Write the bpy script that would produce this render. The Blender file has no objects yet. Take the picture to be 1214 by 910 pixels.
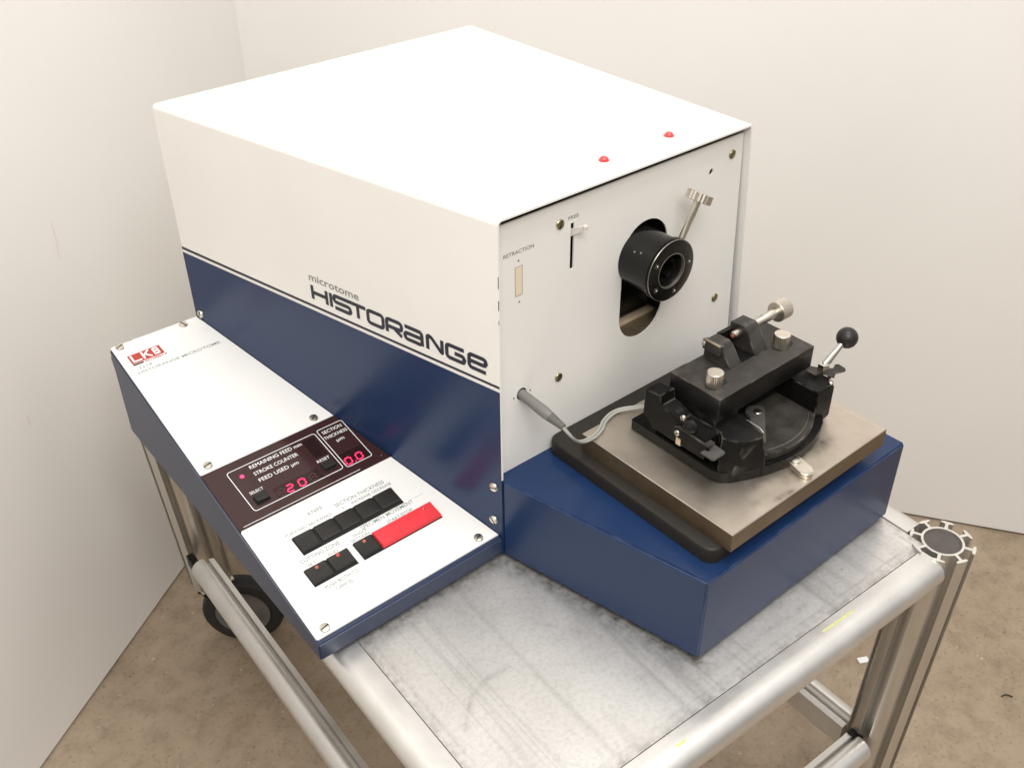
import bpy, bmesh, math, random
from mathutils import Vector, Matrix
random.seed(7)
S = bpy.context.scene
COL = S.collection
V = Vector

# ------------------------------------------------------------------ materials
def mat(name, col=(.5,.5,.5), rough=.5, metal=0., var=0., vscale=20., bump=0., bscale=200., spec=.5,
        rvar=0., emit=None, estr=0., col2=None, coat=0., stretch=None, trans=0.):
    m = bpy.data.materials.new(name); m.use_nodes = True
    nt = m.node_tree; N = nt.nodes; L = nt.links
    b = N['Principled BSDF']
    b.inputs['Base Color'].default_value = (*col, 1); b.inputs['Roughness'].default_value = rough
    b.inputs['Metallic'].default_value = metal; b.inputs['Specular IOR Level'].default_value = spec
    b.inputs['Coat Weight'].default_value = coat; b.inputs['Coat Roughness'].default_value = .1
    b.inputs['Transmission Weight'].default_value = trans
    if emit:
        b.inputs['Emission Color'].default_value = (*emit, 1); b.inputs['Emission Strength'].default_value = estr
    tc = N.new('ShaderNodeTexCoord'); mp = N.new('ShaderNodeMapping')
    L.new(tc.outputs['Object'], mp.inputs['Vector'])
    if stretch: mp.inputs['Scale'].default_value = stretch
    if var or rvar or col2:
        n = N.new('ShaderNodeTexNoise'); n.inputs['Scale'].default_value = vscale
        n.inputs['Detail'].default_value = 6; n.inputs['Roughness'].default_value = .6
        L.new(mp.outputs[0], n.inputs['Vector'])
        if var or col2:
            r = N.new('ShaderNodeValToRGB')
            c2 = col2 or tuple(c*(1-var) for c in col)
            r.color_ramp.elements[0].position = .35; r.color_ramp.elements[1].position = .65
            r.color_ramp.elements[0].color = (*c2, 1); r.color_ramp.elements[1].color = (*col, 1)
            L.new(n.outputs['Fac'], r.inputs['Fac']); L.new(r.outputs[0], b.inputs['Base Color'])
        if rvar:
            q = N.new('ShaderNodeMapRange'); q.inputs['To Min'].default_value = rough-rvar; q.inputs['To Max'].default_value = rough+rvar
            q.inputs['From Min'].default_value = .3; q.inputs['From Max'].default_value = .7
            L.new(n.outputs['Fac'], q.inputs['Value']); L.new(q.outputs[0], b.inputs['Roughness'])
    if bump:
        n2 = N.new('ShaderNodeTexNoise'); n2.inputs['Scale'].default_value = bscale; n2.inputs['Detail'].default_value = 3
        L.new(mp.outputs[0], n2.inputs['Vector'])
        bp = N.new('ShaderNodeBump'); bp.inputs['Strength'].default_value = bump; bp.inputs['Distance'].default_value = .001
        L.new(n2.outputs['Fac'], bp.inputs['Height']); L.new(bp.outputs[0], b.inputs['Normal'])
    return m

M = {}
M['white'] = mat('white_enamel', (.79,.77,.73), .38, var=.035, vscale=7, bump=.05, bscale=900)
M['panel_white'] = mat('panel_white', (.76,.75,.73), .4, var=.015, vscale=14)
M['blue'] = mat('blue_enamel', (.009,.026,.080), .27, spec=.34, bump=.06, bscale=900)
M['grey_blue'] = mat('housing_blue', (.016,.028,.066), .36, bump=.10, bscale=900)
M['ink'] = mat('navy_ink', (.012,.014,.028), .5)
M['faint'] = mat('faint_print', (.22,.265,.26), .5)
M['grey_print'] = mat('grey_print', (.22,.215,.22), .5)
M['paint_line'] = mat('white_line', (.86,.86,.86), .5)
M['black_void'] = mat('black_void', (.004,.004,.004), .8)
M['black'] = mat('black_oxide', (.0065,.006,.0055), .44, var=.35, vscale=60, bump=.12, bscale=500, rvar=.08, spec=.22)
M['black_gloss'] = mat('black_gloss', (.008,.0075,.007), .24, var=.3, vscale=40, rvar=.06, spec=.3)
M['black_top'] = mat('black_worn_lit', (.042,.037,.032), .46, col2=(.018,.016,.014), vscale=38, bump=.12, bscale=600, rvar=.08, spec=.28)  # worn black, also used as the lit copy of the plain black
M['tab'] = mat('tab_grey', (.075,.070,.066), .42, var=.2, vscale=80)
M['edge_wear'] = mat('edge_wear', (.26,.24,.21), .35, metal=.8)
M['steel'] = mat('steel', (.62,.59,.53), .27, metal=1, var=.15, vscale=40)
M['nickel'] = mat('nickel', (.72,.67,.58), .3, metal=1, var=.1, vscale=60)
M['brass'] = mat('brass', (.48,.42,.25), .35, metal=1, var=.25, vscale=300)
M['rubber'] = mat('rubber', (.020,.017,.014), .5, spec=.3, var=.15, vscale=60)
M['tyre'] = mat('tyre', (.022,.021,.020), .6, var=.2, vscale=40)
M['key'] = mat('key_black', (.022,.020,.018), .40, var=.3, vscale=90, bump=.08, bscale=700, spec=.35)
M['key_red'] = mat('key_red', (.72,.040,.052), .45, var=.12, vscale=70, bump=.06, bscale=500)
M['led_red'] = mat('indicator_red', (.62,.05,.05), .2, coat=.5)
M['led_orange'] = mat('indicator_dull', (.42,.11,.07), .3)
M['led_lit'] = mat('indicator_lit', (.8,.05,.15), .3, emit=(1,.03,.12), estr=2.2)
M['digit'] = mat('digit_lit', (.8,.03,.12), .4, emit=(1,.02,.10), estr=1.1)
M['digit_off'] = mat('digit_off', (.060,.015,.018), .5)
M['window'] = mat('display_window', (.036,.014,.013), .10, spec=.5)
M['window_dark'] = mat('display_dark', (.018,.006,.006), .12)
M['logo_red'] = mat('logo_red', (.40,.04,.03), .4)
M['logo_dark'] = mat('logo_dark', (.05,.015,.015), .4)
M['cream'] = mat('cream', (.74,.62,.46), .45)
M['clear'] = mat('clear_lever', (.62,.58,.54), .25)
M['plug'] = mat('plug_grey', (.15,.145,.135), .5, bump=.06, bscale=500)
M['cord'] = mat('cord_grey', (.31,.31,.28), .45)
M['wood'] = mat('pale_bar', (.70,.55,.38), .4, var=.2, vscale=50)
M['brown_metal'] = mat('brown_metal', (.30,.24,.16), .4, metal=.6, var=.3, vscale=60)
M['yellow'] = mat('yellow_paint', (.62,.62,.26), .5, var=.2, vscale=200)
M['hub'] = mat('wheel_hub', (.16,.15,.14), .5, var=.2, vscale=40)
M['extr'] = mat('anodised_aluminium', (.66,.63,.575), .38, metal=.85, var=.12, vscale=8, stretch=(8,8,.6), bump=.06, bscale=300, rvar=.06)
M['rail'] = mat('satin_aluminium', (.76,.745,.72), .36, metal=.85, col2=(.69,.675,.65), vscale=14, bump=.10, bscale=260, rvar=.07)
M['extr_face'] = mat('sawn_aluminium', (.66,.63,.58), .5, metal=.5, var=.15, vscale=300)
M['core'] = mat('dark_core', (.085,.075,.067), .7, var=.2, vscale=90)

def table_material():
    m = bpy.data.materials.new('scuffed_aluminium'); m.use_nodes = True
    nt = m.node_tree; N = nt.nodes; L = nt.links; b = N['Principled BSDF']
    b.inputs['Metallic'].default_value = .75
    tc = N.new('ShaderNodeTexCoord')
    def noise(sc, det=6, st=None, dist=0.):
        n = N.new('ShaderNodeTexNoise'); n.inputs['Scale'].default_value = sc; n.inputs['Detail'].default_value = det
        n.inputs['Distortion'].default_value = dist; n.inputs['Roughness'].default_value = .62
        if st:
            mp = N.new('ShaderNodeMapping'); mp.inputs['Scale'].default_value = st[0]; mp.inputs['Rotation'].default_value = (0,0,st[1])
            L.new(tc.outputs['Object'], mp.inputs['Vector']); L.new(mp.outputs[0], n.inputs['Vector'])
        else: L.new(tc.outputs['Object'], n.inputs['Vector'])
        return n
    def ramp(src, stops):
        r = N.new('ShaderNodeValToRGB'); e = r.color_ramp.elements
        e[0].position, e[0].color = stops[0][0], (*stops[0][1], 1)
        e[1].position, e[1].color = stops[-1][0], (*stops[-1][1], 1)
        for p, c in stops[1:-1]:
            x = e.new(p); x.color = (*c, 1)
        L.new(src, r.inputs['Fac']); return r
    def mul(a, c, f=1.):
        x = N.new('ShaderNodeMix'); x.data_type = 'RGBA'; x.blend_type = 'MULTIPLY'; x.inputs[0].default_value = f
        L.new(a, x.inputs[6]); L.new(c, x.inputs[7]); return x.outputs[2]
    base = ramp(noise(9).outputs['Fac'], [(.3,(.68,.665,.64)), (.7,(.75,.735,.71))])
    mott = ramp(noise(210, 8).outputs['Fac'], [(.34,(.62,.61,.60)), (.56,(1,1,1))])
    spk = ramp(noise(120, 4).outputs['Fac'], [(.22,(.25,.23,.2)), (.29,(1,1,1))])
    # fine scratches: thin ridges of a stretched noise
    def scratch(ang, sc, lo):
        n = noise(1, 3, ((sc, sc*.04, sc), ang), .35)
        w = N.new('ShaderNodeMath'); w.operation = 'SUBTRACT'; L.new(n.outputs['Fac'], w.inputs[0]); w.inputs[1].default_value = .5
        a = N.new('ShaderNodeMath'); a.operation = 'ABSOLUTE'; L.new(w.outputs[0], a.inputs[0])
        return ramp(a.outputs[0], [(0.0,(lo,lo,lo)), (.02,(1,1,1))])
    c = mul(base.outputs[0], mott.outputs[0], .33); c = mul(c, spk.outputs[0], .8)
    c = mul(c, scratch(.45, 10, .74).outputs[0], .45); c = mul(c, scratch(-1.1, 7, .74).outputs[0], .45); c = mul(c, scratch(.9, 24, .88).outputs[0], .2)
    # rings and worn arcs
    vo = N.new('ShaderNodeTexVoronoi'); vo.feature = 'DISTANCE_TO_EDGE'; vo.inputs['Scale'].default_value = 11
    L.new(tc.outputs['Object'], vo.inputs['Vector'])
    c = mul(c, ramp(vo.outputs['Distance'], [(0.,(.80,.79,.78)), (.022,(1,1,1))]).outputs[0], .22)
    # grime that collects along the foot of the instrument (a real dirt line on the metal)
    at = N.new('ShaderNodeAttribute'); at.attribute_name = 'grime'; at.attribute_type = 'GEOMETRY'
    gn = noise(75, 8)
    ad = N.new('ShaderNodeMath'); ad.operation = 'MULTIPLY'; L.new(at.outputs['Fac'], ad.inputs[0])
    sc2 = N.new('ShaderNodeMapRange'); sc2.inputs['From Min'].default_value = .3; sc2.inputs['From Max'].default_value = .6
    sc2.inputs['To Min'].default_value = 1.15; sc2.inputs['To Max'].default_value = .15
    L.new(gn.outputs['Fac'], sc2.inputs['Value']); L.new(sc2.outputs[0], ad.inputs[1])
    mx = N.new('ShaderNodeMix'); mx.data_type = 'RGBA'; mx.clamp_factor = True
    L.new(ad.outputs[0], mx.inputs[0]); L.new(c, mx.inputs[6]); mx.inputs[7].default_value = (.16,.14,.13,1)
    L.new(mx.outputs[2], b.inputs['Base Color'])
    rr = N.new('ShaderNodeMapRange'); rr.inputs['To Min'].default_value = .30; rr.inputs['To Max'].default_value = .48
    L.new(noise(24).outputs['Fac'], rr.inputs['Value']); L.new(rr.outputs[0], b.inputs['Roughness'])
    bp = N.new('ShaderNodeBump'); bp.inputs['Strength'].default_value = .12; bp.inputs['Distance'].default_value = .001
    L.new(noise(140).outputs['Fac'], bp.inputs['Height']); L.new(bp.outputs[0], b.inputs['Normal'])
    return m
M['table'] = table_material()

def plate_material():
    m = mat('ground_steel', (.52,.43,.335), .44, metal=1, rvar=.05, vscale=10, bump=.05, bscale=300)
    nt = m.node_tree; N = nt.nodes; L = nt.links; b = N['Principled BSDF']
    tc = N.new('ShaderNodeTexCoord')
    n = N.new('ShaderNodeTexNoise'); n.inputs['Scale'].default_value = 9; n.inputs['Detail'].default_value = 8; n.inputs['Roughness'].default_value = .7
    L.new(tc.outputs['Object'], n.inputs['Vector'])
    r = N.new('ShaderNodeValToRGB'); e = r.color_ramp.elements
    e[0].position = .30; e[0].color = (.42,.37,.31,1); e[1].position = .60; e[1].color = (.58,.515,.44,1)
    L.new(n.outputs['Fac'], r.inputs['Fac'])
    at = N.new('ShaderNodeAttribute'); at.attribute_name = 'grime'; at.attribute_type = 'GEOMETRY'
    n3 = N.new('ShaderNodeTexNoise'); n3.inputs['Scale'].default_value = 70; n3.inputs['Detail'].default_value = 8; L.new(tc.outputs['Object'], n3.inputs['Vector'])
    q = N.new('ShaderNodeMapRange'); q.inputs['From Min'].default_value = .3; q.inputs['From Max'].default_value = .65; q.inputs['To Min'].default_value = 1.1; q.inputs['To Max'].default_value = .3
    L.new(n3.outputs['Fac'], q.inputs['Value']); mu = N.new('ShaderNodeMath'); mu.operation = 'MULTIPLY'; L.new(at.outputs['Fac'], mu.inputs[0]); L.new(q.outputs[0], mu.inputs[1])
    x = N.new('ShaderNodeMix'); x.data_type = 'RGBA'; x.clamp_factor = True
    L.new(mu.outputs[0], x.inputs[0]); L.new(r.outputs[0], x.inputs[6]); x.inputs[7].default_value = (.12,.10,.085,1)
    L.new(x.outputs[2], b.inputs['Base Color'])
    return m
M['plate'] = plate_material()
M['plate_side'] = mat('plate_edge', (.24,.185,.115), .40, metal=.85, col2=(.17,.115,.07), vscale=12)

def floor_material():
    m = mat('worn_concrete', (.3,.3,.3), .72, bump=.35, bscale=90)
    nt = m.node_tree; N = nt.nodes; L = nt.links; b = N['Principled BSDF']
    tc = N.new('ShaderNodeTexCoord')
    def ns(sc, det, ro=.6):
        n = N.new('ShaderNodeTexNoise'); n.inputs['Scale'].default_value = sc; n.inputs['Detail'].default_value = det; n.inputs['Roughness'].default_value = ro
        L.new(tc.outputs['Object'], n.inputs['Vector']); return n.outputs['Fac']
    def rp(s, a, ca, c, cc):
        r = N.new('ShaderNodeValToRGB'); e = r.color_ramp.elements
        e[0].position = a; e[0].color = (*ca,1); e[1].position = c; e[1].color = (*cc,1); L.new(s, r.inputs['Fac']); return r.outputs[0]
    def mul(a, c, f):
        x = N.new('ShaderNodeMix'); x.data_type = 'RGBA'; x.blend_type = 'MULTIPLY'; x.inputs[0].default_value = f
        L.new(a, x.inputs[6]); L.new(c, x.inputs[7]); return x.outputs[2]
    c = rp(ns(3.2, 8, .65), .32, (.285,.215,.145), .66, (.385,.305,.22))
    c = mul(c, rp(ns(28, 8, .7), .34, (.72,.70,.68), .55, (1,1,1)), .8)
    c = mul(c, rp(ns(150, 3), .30, (.55,.5,.46), .42, (1,1,1)), .6)
    c = mul(c, rp(ns(16, 6, .8), .27, (.35,.26,.2), .34, (1,1,1)), .8)
    sp = N.new('ShaderNodeMix'); sp.data_type = 'RGBA'
    L.new(rp(ns(60, 2), .735, (0,0,0), .76, (1,1,1)), sp.inputs[0]); L.new(c, sp.inputs[6]); sp.inputs[7].default_value = (.5,.42,.32,1)
    L.new(sp.outputs[2], b.inputs['Base Color'])
    return m
M['floor'] = floor_material()

def wall_material():
    m = mat('painted_board', (.74,.705,.66), .55, bump=.06, bscale=60)
    nt = m.node_tree; N = nt.nodes; L = nt.links; b = N['Principled BSDF']
    tc = N.new('ShaderNodeTexCoord')
    n = N.new('ShaderNodeTexNoise'); n.inputs['Scale'].default_value = 2.2; n.inputs['Detail'].default_value = 5
    L.new(tc.outputs['Object'], n.inputs['Vector'])
    r = N.new('ShaderNodeValToRGB'); e = r.color_ramp.elements
    e[0].position = .3; e[0].color = (.795,.772,.742,1); e[1].position = .7; e[1].color = (.83,.808,.778,1)
    L.new(n.outputs['Fac'], r.inputs['Fac'])
    # scuffs: short dark strokes, sparse
    mp = N.new('ShaderNodeMapping'); mp.inputs['Scale'].default_value = (14,14,2.2); mp.inputs['Rotation'].default_value = (.7,.5,.3)
    L.new(tc.outputs['Object'], mp.inputs['Vector'])
    n2 = N.new('ShaderNodeTexNoise'); n2.inputs['Scale'].default_value = 2.; n2.inputs['Detail'].default_value = 2
    L.new(mp.outputs[0], n2.inputs['Vector'])
    r2 = N.new('ShaderNodeValToRGB'); e = r2.color_ramp.elements
    e[0].position = .200; e[0].color = (.82,.78,.75,1); e[1].position = .250; e[1].color = (1,1,1,1)
    L.new(n2.outputs['Fac'], r2.inputs['Fac'])
    x = N.new('ShaderNodeMix'); x.data_type = 'RGBA'; x.blend_type = 'MULTIPLY'; x.inputs[0].default_value = 1
    L.new(r.outputs[0], x.inputs[6]); L.new(r2.outputs[0], x.inputs[7]); L.new(x.outputs[2], b.inputs['Base Color'])
    return m
M['wall'] = wall_material()

def edge_wear(m, radius, col, lo=.90, hi=.985, ns=60, amount=.8):
    nt = m.node_tree; N = nt.nodes; L = nt.links; b = N['Principled BSDF']; inp = b.inputs['Base Color']
    bv = N.new('ShaderNodeBevel'); bv.samples = 4; bv.inputs['Radius'].default_value = radius
    g = N.new('ShaderNodeNewGeometry'); d = N.new('ShaderNodeVectorMath'); d.operation = 'DOT_PRODUCT'
    L.new(bv.outputs[0], d.inputs[0]); L.new(g.outputs['True Normal'], d.inputs[1])
    r = N.new('ShaderNodeMapRange'); r.inputs['From Min'].default_value = hi; r.inputs['From Max'].default_value = lo; L.new(d.outputs['Value'], r.inputs['Value'])
    tc = N.new('ShaderNodeTexCoord'); n = N.new('ShaderNodeTexNoise'); n.inputs['Scale'].default_value = ns; n.inputs['Detail'].default_value = 6; L.new(tc.outputs['Object'], n.inputs['Vector'])
    q = N.new('ShaderNodeMapRange'); q.inputs['From Min'].default_value = .45; q.inputs['From Max'].default_value = .62; q.inputs['To Max'].default_value = amount; L.new(n.outputs['Fac'], q.inputs['Value'])
    mu = N.new('ShaderNodeMath'); mu.operation = 'MULTIPLY'; L.new(r.outputs[0], mu.inputs[0]); L.new(q.outputs[0], mu.inputs[1])
    x = N.new('ShaderNodeMix'); x.data_type = 'RGBA'; x.clamp_factor = True; L.new(mu.outputs[0], x.inputs[0])
    if inp.is_linked: L.new(inp.links[0].from_socket, x.inputs[6])
    else: x.inputs[6].default_value = inp.default_value
    x.inputs[7].default_value = (*col, 1); L.new(x.outputs[2], inp)
edge_wear(M['black'], .0010, (.16,.145,.125)); edge_wear(M['black_top'], .0010, (.26,.235,.20)); edge_wear(M['blue'], .0008, (.10,.12,.17), ns=45, amount=.4)
# ------------------------------------------------------------------ mesh helpers
def bmn(): return bmesh.new()
def box(bm, x0,x1,y0,y1,z0,z1, bev=0., seg=2, rot=None, about=None):
    r = bmesh.ops.create_cube(bm, size=1)
    vs = r['verts']
    for v in vs: v.co = V(((x0+x1)/2+v.co.x*(x1-x0), (y0+y1)/2+v.co.y*(y1-y0), (z0+z1)/2+v.co.z*(z1-z0)))
    es = list({e for v in vs for e in v.link_edges})
    if bev:
        rr = bmesh.ops.bevel(bm, geom=es, offset=bev, segments=seg, affect='EDGES', profile=.5)
        vs = list({v for f in rr['faces'] for v in f.verts} | {v for v in vs if v.is_valid})
    if rot is not None:
        c = V(about) if about else V(((x0+x1)/2,(y0+y1)/2,(z0+z1)/2))
        for v in vs: v.co = c + rot @ (v.co-c)
    return vs
def loft(bm, rings, cap=True, closed=True):
    R = [[bm.verts.new(p) for p in ring] for ring in rings]
    n = len(R[0])
    for a, b in zip(R, R[1:]):
        for i in range(n if closed else n-1):
            j = (i+1) % n
            bm.faces.new((a[i], a[j], b[j], b[i]))
    if cap:
        bm.faces.new(list(reversed(R[0]))); bm.faces.new(R[-1])
    return [v for r in R for v in r]
def prism(bm, poly, f0, f1):            # poly 2D, f0/f1 map (u,v)->3D
    return loft(bm, [[f0(*p) for p in poly], [f1(*p) for p in poly]])
def prism_z(bm, poly, z0, z1): return prism(bm, poly, lambda x,y:(x,y,z0), lambda x,y:(x,y,z1))
def prism_x(bm, poly, x0, x1): return prism(bm, poly, lambda y,z:(x0,y,z), lambda y,z:(x1,y,z))
def prism_y(bm, poly, y0, y1): return prism(bm, poly, lambda x,z:(x,y0,z), lambda x,z:(x,y1,z))
def frame(d):
    d = V(d).normalized(); a = V((0,0,1)) if abs(d.z) < .9 else V((1,0,0))
    u = d.cross(a).normalized(); return d, u, d.cross(u).normalized()
def lathe(bm, p, d, prof, n=32, cap=True):   # prof: list of (t along d, r)
    d, u, w = frame(d); p = V(p)
    return loft(bm, [[p+d*t+(u*math.cos(2*math.pi*i/n)+w*math.sin(2*math.pi*i/n))*r for i in range(n)] for t, r in prof], cap)
def cyl(bm, p0, p1, r, n=24, bev=0.):
    p0, p1 = V(p0), V(p1); l = (p1-p0).length
    if bev: pr = [(0,r-bev),(bev*.3,r-bev*.3),(bev,r),(l-bev,r),(l-bev*.3,r-bev*.3),(l,r-bev)]
    else: pr = [(0,r),(l,r)]
    return lathe(bm, p0, p1-p0, pr, n)
def tube(bm, pts, r, n=12):
    pts = [V(p) for p in pts]; u = None; rings = []
    for i, p in enumerate(pts):
        d = (pts[min(i+1,len(pts)-1)]-pts[max(i-1,0)]).normalized()
        if u is None: _, u, _ = frame(d)
        u = (u-d*u.dot(d)).normalized(); w = d.cross(u)
        rings.append([p+(u*math.cos(2*math.pi*k/n)+w*math.sin(2*math.pi*k/n))*r for k in range(n)])
    loft(bm, rings)
def spline(pts, k=8):
    P = [V(p) for p in pts]; P = [P[0]*2-P[1]]+P+[P[-1]*2-P[-2]]; out = []
    for i in range(1, len(P)-2):
        a,b,c,d = P[i-1:i+3]
        for j in range(k):
            t = j/k; out.append(.5*((2*b)+(c-a)*t+(2*a-5*b+4*c-d)*t*t+(3*b-a-3*c+d)*t**3))
    out.append(P[-2]); return out
def sphere(bm, c, r, seg=24, half=False):
    c = V(c); n = seg; rings = []
    lo = 0 if half else -math.pi/2+.05
    k = 10
    for i in range(k+1):
        a = lo+(math.pi/2-.03-lo)*i/k
        rings.append([c+V((math.cos(a)*math.cos(2*math.pi*j/n), math.cos(a)*math.sin(2*math.pi*j/n), math.sin(a)))*r for j in range(n)])
    loft(bm, rings)
def rrect(x0,x1,y0,y1,r,k=5):
    o = []
    for cx,cy,a in ((x1-r,y1-r,0),(x0+r,y1-r,90),(x0+r,y0+r,180),(x1-r,y0+r,270)):
        for i in range(k+1):
            t = math.radians(a+90*i/k); o.append((cx+r*math.cos(t), cy+r*math.sin(t)))
    return o

ORG = {}
def obj(name, bm, m, parent=None, smooth=35., merge=True):
    if merge: bmesh.ops.remove_doubles(bm, verts=bm.verts, dist=1e-7)
    bmesh.ops.recalc_face_normals(bm, faces=bm.faces)
    for f in bm.faces: f.smooth = True
    for e in bm.edges:
        e.smooth = (len(e.link_faces) == 2 and e.calc_face_angle(0) < math.radians(smooth))
    xs = [v.co for v in bm.verts]
    lo = V((min(v.x for v in xs), min(v.y for v in xs), min(v.z for v in xs))); hi = V((max(v.x for v in xs), max(v.y for v in xs), max(v.z for v in xs)))
    c = (lo+hi)/2
    for v in bm.verts: v.co -= c
    me = bpy.data.meshes.new(name); bm.to_mesh(me); bm.free()
    for mm in (m if isinstance(m, (list,tuple)) else [m]): me.materials.append(mm)
    o = bpy.data.objects.new(name, me); COL.objects.link(o)
    po = V((0,0,0))
    if parent is not None: o.parent = parent; po = ORG[parent]
    o.location = c-po; ORG[o] = c
    return o
def tag(o, label=None, cat=None, group=None, kind=None):
    for k, v in (('label',label),('category',cat),('group',group),('kind',kind)):
        if v: o[k] = v
    return o
def thing(name, label, cat, loc, rotz=0, group=None):
    o = bpy.data.objects.new(name, None); COL.objects.link(o); o.empty_display_size = .05
    R = Matrix.Rotation(rotz, 3, 'Z'); ORG[o] = V(loc)
    o.location = R @ V(loc); o.rotation_euler = (0,0,rotz)
    return tag(o, label, cat, group)

# lettering laid on a plane: O origin, X reading direction, Y up direction
class Plane:
    def __init__(s, O, X, Y): s.O, s.X, s.Y = V(O), V(X).normalized(), V(Y).normalized(); s.N = s.X.cross(s.Y).normalized()
    def __call__(s, u, v, w=0.): return s.O+s.X*u+s.Y*v+s.N*w
def put_text(bm, P, txt, u0, u1, v0, v1, w=.00025, off=.010):
    cu = bpy.data.curves.new('lettering', 'FONT'); cu.body = txt; cu.size = 1; cu.resolution_u = 3; cu.offset = off
    to = bpy.data.objects.new('lettering', cu); COL.objects.link(to)
    dg = bpy.context.evaluated_depsgraph_get(); ev = to.evaluated_get(dg); me = ev.to_mesh()
    cs = [v.co.copy() for v in me.vertices]
    if cs:
        x0 = min(c.x for c in cs); x1 = max(c.x for c in cs); y0 = min(min(c.y for c in cs), 0.); y1 = .70
        base = 0.
        vs = [bm.verts.new(P(u0+(c.x-x0)/(x1-x0)*(u1-u0), v0+(c.y-base)/(y1-base)*(v1-v0), w)) for c in cs]
        for p in me.polygons:
            try: bm.faces.new([vs[i] for i in p.vertices])
            except ValueError: pass
    ev.to_mesh_clear(); bpy.data.objects.remove(to); bpy.data.curves.remove(cu)
def text_obj(parent, P, m, *args):
    bm = bmn(); put_text(bm, P, *args); return obj('lettering', bm, m, parent, merge=False)
def round_poly(pts, r, closed=False, k=5):
    P = [V((*p,0)) for p in pts]; n = len(P); out = []
    for i in range(n):
        if not closed and i in (0, n-1): out.append(P[i]); continue
        a, b, c = P[i-1], P[i], P[(i+1) % n]
        d1, d2 = (a-b), (c-b); q = min(r, d1.length*.5, d2.length*.5)
        s, e = b+d1.normalized()*q, b+d2.normalized()*q
        for j in range(k+1):
            t = j/k; out.append(s*(1-t)**2+b*2*t*(1-t)+e*t*t)
    return out
def stroke(bm, P, pts, t, w=.00025, r=0., closed=False):
    Q = round_poly(pts, r, closed) if r else [V((*p,0)) for p in pts]
    n = len(Q); L_, R_ = [], []
    for i in range(n):
        a = Q[i-1] if (i or closed) else None; c = Q[(i+1) % n] if (i < n-1 or closed) else None
        d1 = (Q[i]-a).normalized() if a is not None else None; d2 = (c-Q[i]).normalized() if c is not None else None
        if d1 is None: d1 = d2
        if d2 is None: d2 = d1
        n1, n2 = V((-d1.y,d1.x,0)), V((-d2.y,d2.x,0)); m = (n1+n2)
        m = m.normalized() if m.length > 1e-6 else n1
        k = t/2/max(.72, m.dot(n1))
        L_.append(bm.verts.new(P(*(Q[i]+m*k).xy, w))); R_.append(bm.verts.new(P(*(Q[i]-m*k).xy, w)))
    for i in range(n if closed else n-1):
        j = (i+1) % n; bm.faces.new((L_[i], R_[i], R_[j], L_[j]))
def patch(bm, P, poly, w=.0002):
    bm.faces.new([bm.verts.new(P(u,v,w)) for u,v in poly])
def slab(bm, P, poly, w0, w1): return prism(bm, poly, lambda u,v:P(u,v,w0), lambda u,v:P(u,v,w1))

# ------------------------------------------------------------------ main dimensions (metres, table top at z = 0)
L, H, W, K = .4948, .4195, .3605, .2198      # length, height, width, splay of the left side
HB, D, WB = .1121, .2444, .3863              # step base: height, how far it reaches forward, right side
ZF, ZB = .0299, .1344                        # control housing heights front/back
FY = .009                                    # the front plate sits a little inside the cover
FLOOR = -.637

# ------------------------------------------------------------------ setting
bm = bmn(); box(bm, -3, 3.5, -3, 3.2, FLOOR-.05, FLOOR)
tag(obj('floor', bm, M['floor']), 'brown worn concrete floor with specks under the trolley', None, None, 'structure')
CX, CY = .3509, 1.2077
ld = V((-.814,-.581,0)).normalized(); rd = V((.5545,-.832,0)).normalized()
def wall(name, d, other, label):
    bm = bmn(); a = V((CX,CY,0)); b = a+d*3.2; t = -V(other)*.06
    q = [a+t*0, b, b+t, a+t]
    loft(bm, [[V((p.x,p.y,FLOOR+.006)) for p in q], [V((p.x,p.y,1.9)) for p in q]])
    tag(obj(name, bm, M['wall']), label, None, None, 'structure')
wall('wall_left', ld, rd, 'off-white wall left of the corner')
wall('wall_right', rd, ld, 'off-white wall right of the corner')

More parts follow.
